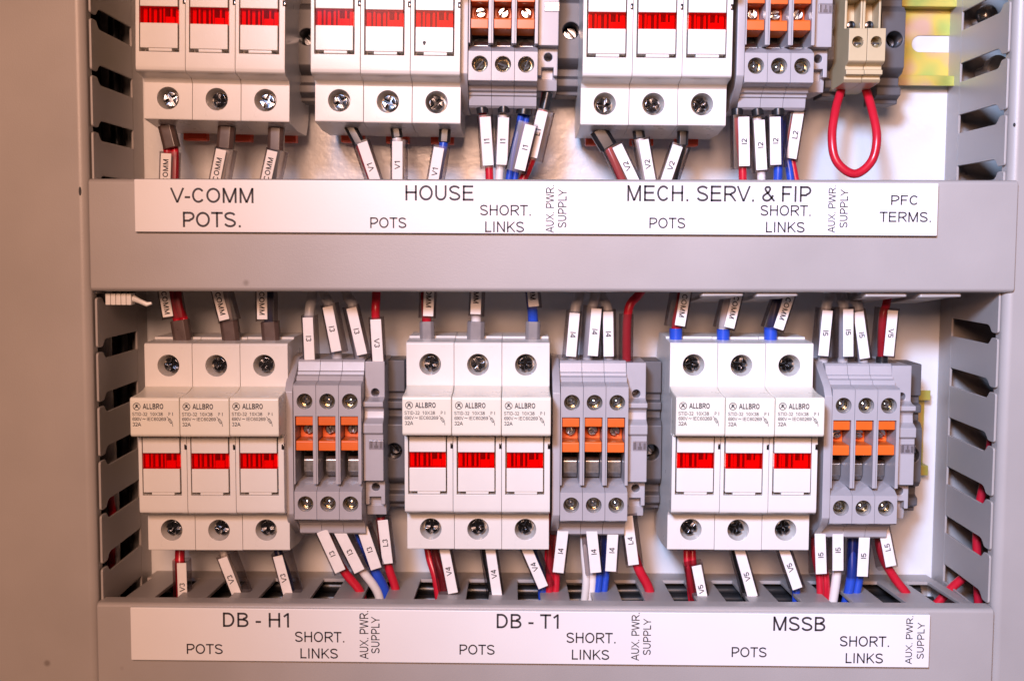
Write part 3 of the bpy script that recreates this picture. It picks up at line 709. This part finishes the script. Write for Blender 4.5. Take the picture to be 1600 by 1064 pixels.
# ------------------------------------------------------------------ wires
def spline(pts, n=7):
    P = [Vector(p) for p in pts]; P = [P[0]*2-P[1]]+P+[P[-1]*2-P[-2]]
    out = []
    for i in range(1, len(P)-2):
        a, b, c, d = P[i-1:i+3]
        for k in range(n):
            t = k/n
            out.append(0.5*((2*b)+(c-a)*t+(2*a-5*b+4*c-d)*t*t+(3*b-a-3*c+d)*t**3))
    out.append(P[-2]); return out
def oriented_box(b, A, Bp, w0, w1, n0, n1, open_ends=False):
    u = (Bp-A); L = u.length; u.normalize()
    nrm = Vector((0, -1, 0)); nrm = (nrm-u*nrm.dot(u)).normalized(); wd = nrm.cross(u)
    if wd.x < 0: wd = -wd
    def P(l, w_, n_): return A+u*l+wd*w_+nrm*n_
    return P, L, u, wd, nrm
def wire(col, r, pts, label, collar=None, tg=None, group='tagged wires'):
    """pts: (px, py, depth); collar: (px0,py0,px1,py1,depth,radius,material,box?);
       tg: (px0,py0,px1,py1,depth,width,text,t,up,side) side: mm offset of the wire inside its clear sleeve"""
    P3 = [at3(*p) for p in pts]
    root = empty('wire', P3[-1]); tag(root, label, 'wire', group); off = -root.location
    multi = col if isinstance(col, tuple) else (col,)
    for i, c in enumerate(multi):
        sh = Vector(((i-(len(multi)-1)/2)*r*1.7, (i % 2)*1.0, 0))
        o = link('insulation', B().tube([p+sh for p in spline(P3)], r, 14).mesh('insulation'), c, root); o.location = off
    if collar:
        a0, b0, a1, b1, yy, rad, ma, bx = collar
        A, Z_ = at3(a0, b0, yy), at3(a1, b1, yy)
        if bx:
            b = B(); P, L, *_ = oriented_box(b, A, Z_, 0, 0, 0, 0)
            sec = [(-1, -.5), (-.62, -.9), (.62, -.9), (1, -.45), (1, .45), (.6, .9), (-.6, .9), (-1, .5)]
            rings = [[b.bm.verts.new(P(l, w_*rad, n_*rad)*S) for w_, n_ in sec] for l in (0, L)]
            for k in range(8): b.bm.faces.new((rings[0][k], rings[1][k], rings[1][(k+1) % 8], rings[0][(k+1) % 8]))
            b.bm.faces.new(rings[0][::-1]); b.bm.faces.new(rings[1])
            bmesh.ops.recalc_face_normals(b.bm, faces=b.bm.faces[:])
            me = b.mesh('collar', 0.3)
        else: me = B().tube([A, Z_], rad, 20).mesh('collar', 0.2)
        o = link('collar', me, ma, root); o.location = off
    if tg:
        a0, b0, a1, b1, yy, wdt, body, tt, up, side = tg
        A, Z_ = at3(a0, b0, yy), at3(a1, b1, yy)
        b = B(); P, L, u, wd, nrm = oriented_box(b, A, Z_, 0, 0, 0, 0)
        h = wdt/2
        lo = min(-h-0.75, side-r-0.9); hi = max(h+0.75, side+r+0.9)
        # clear sleeve: open rounded tube round wire and card
        sec = []
        for (w_, n_, a) in ((hi-.7, -.5, 0), (lo+.7, -.5, 1), (lo+.7, -4.4, 2), (hi-.7, -4.4, 3)):
            for k in range(4):
                ang = (a*90+k*30)*math.pi/180
                sec.append((w_+.7*math.cos(ang), n_+.7*math.sin(ang)))
        rings = [[b.bm.verts.new(P(l, *q)*S) for q in sec] for l in (-0.8, L*0.5, L+0.9)]
        for ra, rb in zip(rings, rings[1:]):
            for k in range(len(sec)):
                j = (k+1) % len(sec); b.bm.faces.new((ra[k], rb[k], rb[j], ra[j]))
        bmesh.ops.recalc_face_normals(b.bm, faces=b.bm.faces[:])
        sl = link('marker_sleeve', b.mesh('marker_sleeve'), 'clear', root); sl.location = off
        if wdt > 0.5:
            c = B()
            vs = [[c.bm.verts.new(P(l, w_, n_)*S) for w_, n_ in ((-h, .05), (h, .05), (h, .45), (-h, .45))] for l in (0, L)]
            for k in range(4): c.bm.faces.new((vs[0][k], vs[1][k], vs[1][(k+1) % 4], vs[0][(k+1) % 4]))
            c.bm.faces.new(vs[0]); c.bm.faces.new(vs[1][::-1])
            bmesh.ops.recalc_face_normals(c.bm, faces=c.bm.faces[:])
            link('marker_card', c.mesh('marker_card', 0.12), 'paper', sl)
        if body:
            g = B(); asp = glyphs(body, 0.17)[2]
            ht = 2.05; ln = ht*asp*1.0
            down = u if u.z < 0 else -u          # pointing down the picture
            cen = P(L*tt, 0, 0.53)
            uu = -down if up else down           # reading direction
            vv = uu.cross(-nrm); 
            if up and vv.x > 0: vv = -vv
            if not up and vv.x < 0: vv = -vv
            add_text(g, body, lambda a, b2: cen+uu*(a-.5)*ln+vv*(b2-.5)*ht, 0.17)
            o = link('lettering', g.mesh('lettering', smooth=0), 'tagink', sl)
    return root
TW = 3.9
YF, YT = 24.0, 22.0      # depth of wires below fuse holders and terminals
# --- upper row, V-COMM
U = 'wires leaving the upper row downwards'
wire(('red', 'red'), 1.5, [(258, 170, 26), (266, 230, 25), (268, 262, 24), (266, 330, 24)], 'red wires with a V COMM tag under the leftmost upper pole', (260, 196, 269, 232, 24, 3.0, 'brown', 1), (260, 240, 258, 300, 21, TW, 'V COMM', .56, True, 2.0), U)
wire('white', 1.9, [(356, 170, 26), (353, 230, 25), (346, 262, 24), (338, 330, 24)], 'cream wire with a V COMM tag under the second V-COMM pole', (355, 198, 352, 233, 24, 3.2, 'brown', 1), (346, 234, 333, 300, 21, TW, 'V COMM', .56, True, 2.2), U)
wire('navy', 1.9, [(432, 170, 26), (431, 230, 25), (426, 262, 24), (418, 330, 24)], 'dark blue wire with a V COMM tag under the third V-COMM pole', (432, 200, 431, 236, 24, 3.0, 'brown', 1), (426, 236, 412, 300, 21, TW, 'V COMM', .54, True, 2.4), U)
# HOUSE
wire('red', 1.5, [(546, 180, 26), (560, 222, 24), (572, 255, 23), (598, 330, 24)], 'red wire with a V1 tag under the first HOUSE pole', (546, 196, 562, 226, 24, 2.2, 'black', 1), (566, 223, 591, 296, 20, TW, 'V1', .53, True, -1.4), U)
wire('white', 1.7, [(618, 180, 26), (620, 218, 24), (624, 255, 23), (625, 330, 24)], 'white wire with a V1 tag under the second HOUSE pole', (618, 196, 621, 216, 24, 2.1, 'black', 1), (621, 221, 621, 296, 20, TW, 'V1', .50, True, 1.0), U)
wire('blue', 1.7, [(696, 180, 26), (693, 226, 24), (686, 262, 23), (676, 330, 24)], 'blue wire with a V1 tag under the third HOUSE pole', (696, 196, 694, 223, 24, 2.2, 'black', 1), (686, 231, 674, 300, 20, TW, 'V1', .55, True, 1.4), U)
wire('red', 1.55, [(752, 150, 26), (756, 200, 24), (764, 262, 23), (765, 330, 24)], 'red wire with an I1 tag under the first HOUSE terminal', (753, 168, 754, 178, 22, 2.2, 'black', 0), (758, 183, 763, 259, 20, 4.1, 'I1', .5, True, -0.6), U)
wire('white', 1.55, [(786, 150, 26), (786, 200, 24), (781, 262, 23), (778, 330, 24)], 'white wire with an I1 tag under the second HOUSE terminal', (787, 166, 787, 177, 22, 2.2, 'black', 0), (787, 184, 784, 258, 20, 4.1, 'I1', .5, True, -0.5), U)
wire(('blue', 'blue'), 1.3, [(822, 150, 28), (817, 190, 25), (806, 240, 24), (792, 330, 25)], 'blue wires with an I1 tag under the third HOUSE terminal', (820, 166, 818, 180, 24, 3.0, 'black', 0), (829, 196, 812, 266, 18, 4.1, 'I1', .5, True, -3.2), U)
wire('red', 1.7, [(855, 130, 30), (850, 165, 28), (834, 240, 28), (795, 330, 28)], 'red wire with an L1 tag under the HOUSE supply terminal', (856, 145, 850, 172, 27, 2.0, 'black', 0), (848, 174, 831, 246, 24, 4.0, 'L1', .46, True, 2.0), U)
# MECH
wire('red', 1.6, [(935, 180, 26), (948, 225, 24), (962, 258, 23), (992, 330, 24)], 'red wire with a V2 tag under the first MECH. SERV. pole', (934, 203, 951, 231, 24, 3.4, 'black', 1), (964, 228, 995, 292, 20, TW, 'V2', .5, True, -3.0), U)
wire('white', 1.6, [(997, 180, 26), (1000, 220, 24), (1008, 258, 23), (1016, 330, 24)], 'white wire with a V2 tag under the second MECH. SERV. pole', (997, 203, 999, 217, 24, 2.2, 'black', 1), (1005, 219, 1018, 292, 20, TW, 'V2', .52, True, -1.4), U)
wire('black', 1.7, [(1066, 180, 26), (1065, 226, 24), (1056, 262, 23), (1040, 330, 24)], 'black wire with a V2 tag under the third MECH. SERV. pole', (1067, 203, 1066, 228, 24, 2.1, 'black', 1), (1059, 228, 1036, 296, 20, TW, 'V2', .46, True, 2.4), U)
wire('red', 1.55, [(1153, 150, 26), (1154, 200, 24), (1160, 262, 23), (1161, 330, 24)], 'red wire with an I2 tag under the first MECH. SERV. terminal', (1152, 170, 1152, 181, 22, 2.2, 'black', 0), (1162, 183, 1163, 260, 20, 4.1, 'I2', .5, True, -2.0), U)
wire('white', 1.55, [(1183, 150, 26), (1184, 200, 24), (1189, 262, 23), (1190, 330, 24)], 'white wire with an I2 tag under the second MECH. SERV. terminal', (1183, 170, 1184, 181, 22, 2.2, 'black', 0), (1186, 188, 1190, 266, 20, 4.1, 'I2', .5, True, -0.5), U)
wire('blue', 1.7, [(1216, 150, 26), (1216, 200, 24), (1216, 262, 23), (1212, 330, 24)], 'blue wire with an I2 tag under the third MECH. SERV. terminal', (1216, 170, 1216, 181, 22, 2.4, 'black', 0), (1211, 183, 1212, 258, 20, 4.1, 'I2', .5, True, 2.0), U)
wire('red', 1.4, [(1262, 130, 32), (1240, 190, 30), (1236, 240, 29), (1254, 330, 28)], 'red wire with an L2 tag under the MECH. SERV. supply terminal', None, (1248, 174, 1236, 248, 25, 4.0, 'L2', .5, True, -1.0), U)
wire('blue', 1.5, [(1222, 190, 30), (1226, 230, 28), (1234, 270, 27), (1240, 330, 27)], 'second blue wire behind the I2 tags of MECH. SERV.', None, None, U)
# red loop below the beige terminals
lp = wire('red', 1.65, [(1323, 100, 36), (1317, 132, 33), (1306, 170, 26), (1300, 214, 22), (1307, 252, 20.5), (1335, 272, 20), (1362, 252, 20.5), (1370, 214, 21), (1362, 170, 26), (1351, 132, 33), (1348, 100, 36)], 'red wire loop joining the two beige terminals', None, None, 'plain red wires')
# --- lower row, wires coming down from the upper duct
V = 'wires entering the lower row from above'
wire(('red', 'red'), 1.5, [(272, 400, 24), (272, 470, 23), (283, 505, 24), (287, 560, 26)], 'red wires with a V COMM tag above the first DB - H1 pole', (281, 500, 287, 536, 24, 3.4, 'brown', 1), (251, 425, 263, 495, 20, TW, 'V COMM', .60, False, 3.4), V)
wire('white', 1.8, [(346, 400, 24), (352, 470, 23), (357, 505, 24), (362, 560, 26)], 'cream wire with a V COMM tag above the second DB - H1 pole', (358, 500, 363, 536, 24, 3.4, 'brown', 1), (332, 425, 351, 500, 20, TW, 'V COMM', .58, False, 2.4), V)
wire('navy', 1.8, [(424, 400, 24), (420, 470, 23), (420, 505, 24), (425, 560, 26)], 'dark blue wire with a V COMM tag above the third DB - H1 pole', (422, 502, 425, 536, 24, 3.4, 'brown', 1), (409, 425, 410, 499, 20, TW, 'V COMM', .58, False, 2.4), V)
wire('grey', 1.95, [(492, 400, 28), (488, 462, 26), (483, 495, 24), (482, 590, 26)], 'grey wire with an I3 tag above the first DB - H1 terminal', None, (481, 496, 484, 562, 21, TW, 'I3', .5, False, 0.4), V)
wire('grey', 1.95, [(502, 400, 28), (508, 462, 26), (516, 482, 24), (531, 590, 26)], 'grey wire with an I3 tag above the second DB - H1 terminal', None, (512, 479, 526, 549, 20, TW, 'I3', .5, False, 0.9), V)
wire('grey', 1.95, [(530, 400, 28), (543, 462, 26), (552, 482, 24), (566, 590, 26)], 'grey wire with an I3 tag above the third DB - H1 terminal', None, (549, 481, 566, 554, 21, TW, 'I3', .5, False, -0.6), V)
wire('red', 1.65, [(590, 400, 26), (588, 462, 25), (587, 495, 24), (592, 590, 30)], 'red wire with a V3 tag above the DB - H1 supply terminal', None, (587, 499, 591, 568, 21, 4.1, 'V3', .53, False, 0), V)
wire('red', 1.8, [(664, 400, 24), (665, 470, 23), (667, 505, 24), (668, 560, 26)], 'red wire with a V COMM tag above the first DB - T1 pole', (667, 502, 668, 536, 24, 2.75, 'sgrey', 1), (672, 415, 669, 494, 20, TW, 'V COMM', .52, False, -1.0), V)
wire('white', 1.9, [(746, 400, 24), (744, 470, 23), (744, 505, 24), (744, 560, 26)], 'white wire with a V COMM tag above the second DB - T1 pole', (744, 502, 743, 536, 24, 3.3, 'sgrey', 1), (746, 415, 743, 491, 20, TW, 'V COMM', .46, False, 0.5), V)
wire('blue', 2.0, [(828, 400, 24), (831, 470, 23), (833, 505, 24), (833, 560, 26)], 'blue wire with a V COMM tag above the third DB - T1 pole', (833, 502, 832, 536, 24, 2.8, 'sgrey', 1), (827, 410, 834, 479, 20, TW, 'V COMM', .50, False, 0.2), V)
wire('grey', 1.95, [(912, 400, 28), (905, 462, 26), (898, 490, 24), (893, 590, 26)], 'grey wire with an I4 tag above the first DB - T1 terminal', None, (898, 489, 892, 557, 21, TW, 'I4', .5, False, -.3), V)
wire('grey', 1.95, [(930, 400, 28), (930, 462, 26), (924, 490, 25), (916, 590, 26)], 'grey wire with an I4 tag above the second DB - T1 terminal', None, (932, 482, 926, 556, 20, TW, 'I4', .49, False, -2.0), V)
wire('grey', 1.95, [(930, 400, 30), (940, 462, 28), (950, 490, 26), (951, 590, 26)], 'grey wire with an I4 tag above the third DB - T1 terminal', None, (950, 487, 951, 557, 22, TW, 'I4', .5, False, .2), V)
wire('red', 1.7, [(1030, 420, 26), (998, 460, 26), (981, 490, 25), (979, 590, 28)], 'bent red wire in a clear sleeve above the DB - T1 supply terminal', None, (982, 494, 981, 566, 22, 0.2, '', .5, False, -0.6), V)
wire('red', 1.9, [(1072, 400, 24), (1066, 460, 24), (1057, 508, 24), (1056, 560, 26)], 'red wire with a V COMM tag above the first MSSB pole', (1056, 513, 1056, 536, 24, 2.45, 'blue', 0), (1076, 428, 1062, 509, 20, TW, 'V COMM', .54, False, -2.6), V)
wire('white', 1.9, [(1145, 400, 24), (1140, 460, 24), (1131, 508, 24), (1130, 560, 26)], 'white wire with a V COMM tag above the second MSSB pole', (1130, 514, 1130, 536, 24, 2.45, 'blue', 0), (1159, 430, 1139, 512, 20, TW, 'V COMM', .54, False, -2.6), V)
wire('navy', 1.9, [(1226, 400, 24), (1216, 460, 24), (1206, 508, 24), (1204, 560, 26)], 'dark blue wire with a V COMM tag above the third MSSB pole', (1204, 511, 1204, 536, 24, 2.5, 'blue', 0), (1242, 436, 1216, 514, 20, TW, 'V COMM', .52, False, -3.0), V)
wire('grey', 1.95, [(1300, 400, 28), (1296, 462, 27), (1290, 485, 25), (1284, 590, 26)], 'grey wire with an I5 tag above the first MSSB terminal', None, (1293, 485, 1286, 556, 20, TW, 'I5', .5, False, -.8), V)
wire('grey', 1.95, [(1300, 400, 30), (1314, 462, 28), (1318, 485, 26), (1316, 590, 26)], 'grey wire with an I5 tag above the second MSSB terminal', None, (1325, 483, 1325, 557, 20, TW, 'I5', .49, False, -2.2), V)
wire('grey', 1.95, [(1318, 400, 30), (1332, 462, 28), (1342, 485, 26), (1350, 590, 26)], 'grey wire with an I5 tag above the third MSSB terminal', None, (1341, 487, 1351, 560, 22, TW, 'I5', .5, False, .2), V)
wire('red', 1.6, [(1396, 400, 28), (1386, 470, 26), (1379, 500, 25), (1377, 590, 28)], 'red wire with a V5 tag above the MSSB supply terminal', (1378, 557, 1378, 572, 25, 2.2, 'black', 0), (1395, 485, 1388, 556, 22, TW, 'V5', .5, False, -3.2), V)
# --- lower row, wires going down into the lower duct
W_ = 'wires leaving the lower row downwards'
wire('red', 1.9, [(282, 830, 30), (281, 870, 28), (282, 900, 26), (284, 960, 26)], 'red wire with a V3 tag under the first DB - H1 pole', None, (284, 879, 286, 940, 22, 3.6, 'V3', .62, True, -1.0), W_)
wire('white', 1.7, [(346, 830, 30), (352, 870, 28), (366, 905, 26), (380, 960, 26)], 'white wire with a V3 tag under the second DB - H1 pole', None, (348, 871, 374, 938, 22, 3.7, 'V3', .5, True, 2.4), W_)
wire('navy', 1.7, [(428, 830, 30), (437, 870, 28), (450, 905, 26), (460, 960, 26)], 'dark blue wire with a V3 tag under the third DB - H1 pole', None, (434, 868, 452, 934, 22, 3.7, 'V3', .52, True, 2.4), W_)
wire('red', 1.7, [(500, 800, 30), (520, 860, 25), (540, 895, 24), (563, 925, 25), (570, 965, 27)], 'red wire with an I3 tag under the first DB - H1 terminal', None, (503, 829, 532, 892, 20, 4.3, 'I3', .56, True, 0.6), W_)
wire('white', 1.7, [(522, 800, 30), (545, 860, 26), (567, 892, 25), (590, 925, 26), (598, 965, 28)], 'white wire with an I3 tag under the second DB - H1 terminal', None, (530, 829, 562, 892, 21, 4.3, 'I3', .52, True, 0.8), W_)
wire('blue', 1.9, [(548, 800, 32), (572, 860, 28), (588, 895, 27), (602, 925, 28), (606, 965, 30)], 'blue wire with an I3 tag under the third DB - H1 terminal', None, (566, 824, 588, 888, 23, 4.3, 'I3', .53, True, 0.6), W_)
wire('red', 1.7, [(594, 780, 32), (598, 840, 29), (608, 888, 28), (618, 920, 29), (622, 965, 30)], 'red wire with an L3 tag under the DB - H1 supply terminal', (594, 795, 596, 806, 27, 2.0, 'black', 0), (598, 812, 606, 880, 24, 4.0, 'L3', .52, True, 0.2), W_)
wire(('red', 'red'), 1.5, [(670, 830, 30), (676, 870, 28), (686, 905, 26), (694, 960, 26)], 'red wires with a V4 tag under the first DB - T1 pole', None, (693, 850, 708, 926, 20, 3.8, 'V4', .55, True, -3.2), W_)
wire('black', 1.4, [(756, 830, 30), (759, 870, 28), (766, 905, 26), (772, 960, 26)], 'black wire with a V4 tag under the second DB - T1 pole', None, (765, 850, 777, 931, 20, 3.8, 'V4', .57, True, -1.8), W_)
wire('blue', 1.8, [(824, 830, 30), (834, 870, 28), (846, 905, 26), (849, 960, 26)], 'blue wire with a V4 tag under the third DB - T1 pole', None, (820, 850, 849, 917, 20, 3.9, 'V4', .52, True, 1.6), W_)
wire(('red', 'red'), 1.5, [(868, 800, 30), (862, 860, 26), (864, 905, 25), (860, 960, 27)], 'red wires with an I4 tag under the first DB - T1 terminal', None, (880, 826, 872, 894, 20, 4.2, 'I4', .5, True, -2.6), W_)
wire(('white', 'white'), 1.5, [(918, 800, 30), (918, 860, 26), (921, 905, 25), (916, 960, 27)], 'white wires with an I4 tag under the second DB - T1 terminal', None, (924, 826, 931, 894, 20, 4.2, 'I4', .52, True, -1.6), W_)
wire(('blue', 'blue'), 1.5, [(944, 800, 32), (944, 860, 28), (941, 905, 26), (934, 960, 28)], 'blue wires with an I4 tag under the third DB - T1 terminal', None, (958, 826, 954, 892, 21, 4.2, 'I4', .5, True, -2.4), W_)
wire('red', 1.9, [(978, 780, 32), (984, 840, 28), (998, 888, 26), (1014, 920, 27), (1022, 965, 29)], 'red wire with an L4 tag under the DB - T1 supply terminal', None, (980, 806, 990, 882, 23, 4.1, 'L4', .5, True, 1.0), W_)
wire(('red', 'red'), 1.4, [(1078, 830, 30), (1078, 870, 27), (1082, 905, 26), (1088, 960, 26)], 'red wires with a V5 tag under the first MSSB pole', None, (1088, 883, 1100, 944, 20, 3.7, 'V5', .6, True, -2.4), W_)
wire('black', 1.3, [(1144, 830, 30), (1150, 870, 28), (1160, 905, 26), (1174, 960, 26)], 'thin black wire with a V5 tag under the second MSSB pole', None, (1153, 850, 1176, 932, 20, 3.9, 'V5', .61, True, -1.6), W_)
wire('blue', 1.6, [(1222, 830, 30), (1232, 870, 28), (1243, 910, 26), (1244, 960, 26)], 'blue wire with a V5 tag under the third MSSB pole', None, (1222, 850, 1246, 919, 20, 3.9, 'V5', .52, True, 0.6), W_)
wire(('red', 'red'), 1.5, [(1280, 800, 30), (1278, 860, 26), (1286, 905, 25), (1287, 960, 27)], 'red wires with an I5 tag under the first MSSB terminal', None, (1281, 830, 1283, 896, 20, 4.2, 'I5', .55, True, -1.4), W_)
wire('white', 1.8, [(1304, 800, 30), (1308, 860, 26), (1307, 900, 25), (1298, 960, 27)], 'white wire with an I5 tag under the second MSSB terminal', None, (1309, 826, 1309, 891, 20, 4.2, 'I5', .5, True, 0), W_)
wire(('blue', 'blue'), 1.9, [(1340, 800, 32), (1338, 860, 28), (1336, 905, 26), (1324, 960, 28)], 'thick blue wires with an I5 tag under the third MSSB terminal', None, (1351, 828, 1347, 900, 21, 4.2, 'I5', .55, True, -2.6), W_)
wire('red', 1.7, [(1368, 790, 32), (1376, 860, 28), (1396, 900, 27), (1418, 930, 28), (1430, 965, 29)], 'red wire with an L5 tag under the MSSB supply terminal', None, (1379, 818, 1392, 884, 22, 4.1, 'L5', .55, True, -2.2), W_)
wire('red', 1.8, [(1560, 866, 30), (1520, 892, 34), (1490, 915, 38), (1462, 945, 40)], 'red wire slanting into the corner at the right duct', None, None, 'plain red wires')

# cables running inside the upright ducts, seen through the slots
def cable(name, col, r, pts, label, grp):
    root = empty(name, pts[0]); tag(root, label, 'cable', grp)
    o = link('insulation', B().tube(spline(pts, 5), r, 12).mesh('insulation'), col, root); o.location = -root.location
cable('duct_cable', 'white', 3.2, [(-159, 34, -10), (-160, 36, -60), (-158, 35, -110), (-160, 36, -190)], 'cream cable behind the lower slots of the left duct', 'cables inside the ducts')
cable('duct_cable', 'red', 1.6, [(-156, 26, -96), (-155, 28, -112), (-157, 30, -126), (-160, 30, -190)], 'red cable behind the lowest slots of the left duct', 'cables inside the ducts')
cable('duct_cable', 'red', 1.7, [(190, 20, -10), (187, 24, -50), (184, 25, -85), (181, 26, -115), (186, 24, -190)], 'red cable behind the lower slots of the right duct', 'cables inside the ducts')
for k, (c, r, y, dz, lab) in enumerate((('black', 3.0, 44, 0, 'black cable deepest in the lower cross duct'), ('black', 2.6, 36, -6, 'black cable in the middle of the lower cross duct'), ('red', 1.7, 28, -1, 'red cable lying along the lower cross duct'),  # cable bundle added to fill the duct and darken its slots
        ('black', 3.0, 22, -7, 'black cable in the front of the lower cross duct'), ('navy', 1.8, 50, -9, 'dark blue cable at the back of the lower cross duct'), ('black', 3.2, 12, -3, 'black cable behind the lower lid'), ('black', 2.6, 55, 8.5, 'topmost black cable against the back of the lower cross duct'), ('black', 2.6, 55.5, 3.2, 'second black cable against the back of the lower cross duct'), ('black', 2.6, 55, -2.2, 'third black cable against the back of the lower cross duct'), ('black', 2.4, 47, 6, 'black cable just under the fingers of the lower cross duct'))):
    cable('duct_cable', c, r, [(-146+ (k*37) % 9, y, -152+dz), (-80, y+random.uniform(-3, 3), -151+dz+random.uniform(-2, 2)), (0, y+random.uniform(-3, 3), -153+dz+random.uniform(-2, 2)), (80, y+random.uniform(-3, 3), -151+dz+random.uniform(-2, 2)), (172-(k*29) % 9, y, -152+dz)], lab, 'cables inside the ducts')
for k, (x_, y_, r_, lab) in enumerate(((-164, 44, 3.4, 'thick black cable inside the left duct'), (-157, 50, 2.4, 'thin black cable inside the left duct'), (-171, 30, 3.4, 'outer black cable inside the left duct'), (-166, 18, 2.6, 'front black cable inside the left duct'))):
    cable('duct_cable', 'black', r_, [(x_, y_, 140), (x_-1.5, y_+2, 60), (x_+1, y_-1, -20), (x_-1, y_+1, -100), (x_, y_, -220)], lab, 'cables inside the ducts')
# screw head and plug seen through the top right slots
x, z = at(1557, 12, 30)
sc = empty('dome_screw', (x+3, 44, z)); tag(sc, 'shiny dome screw head inside the topmost slot of the right duct', 'screw')
link('head', B().lathe([(4.2, 4), (4.0, 2), (3.0, 0.6), (1.4, 0), (0, -0.1)], 0, 0, 24).mesh('head'), 'steel', sc)
link('shank', B().cyl(0, 0, 2, 4, 16, 16).mesh('shank'), 'steel', sc)
x, z = at(1560, 98, 30)
pl = empty('round_plug', (x+4, 40, z)); tag(pl, 'white round plug behind the second slot of the right duct', 'plug')
link('disc', B().lathe([(0, 4), (4.4, 4), (4.4, 0.6), (3.8, 0), (0, 0)], 0, 0, 28).mesh('disc', 0), 'fuse', pl)
link('stem', B().cyl(0, 0, 2, 4, 20, 16).mesh('stem'), 'fuse', pl)
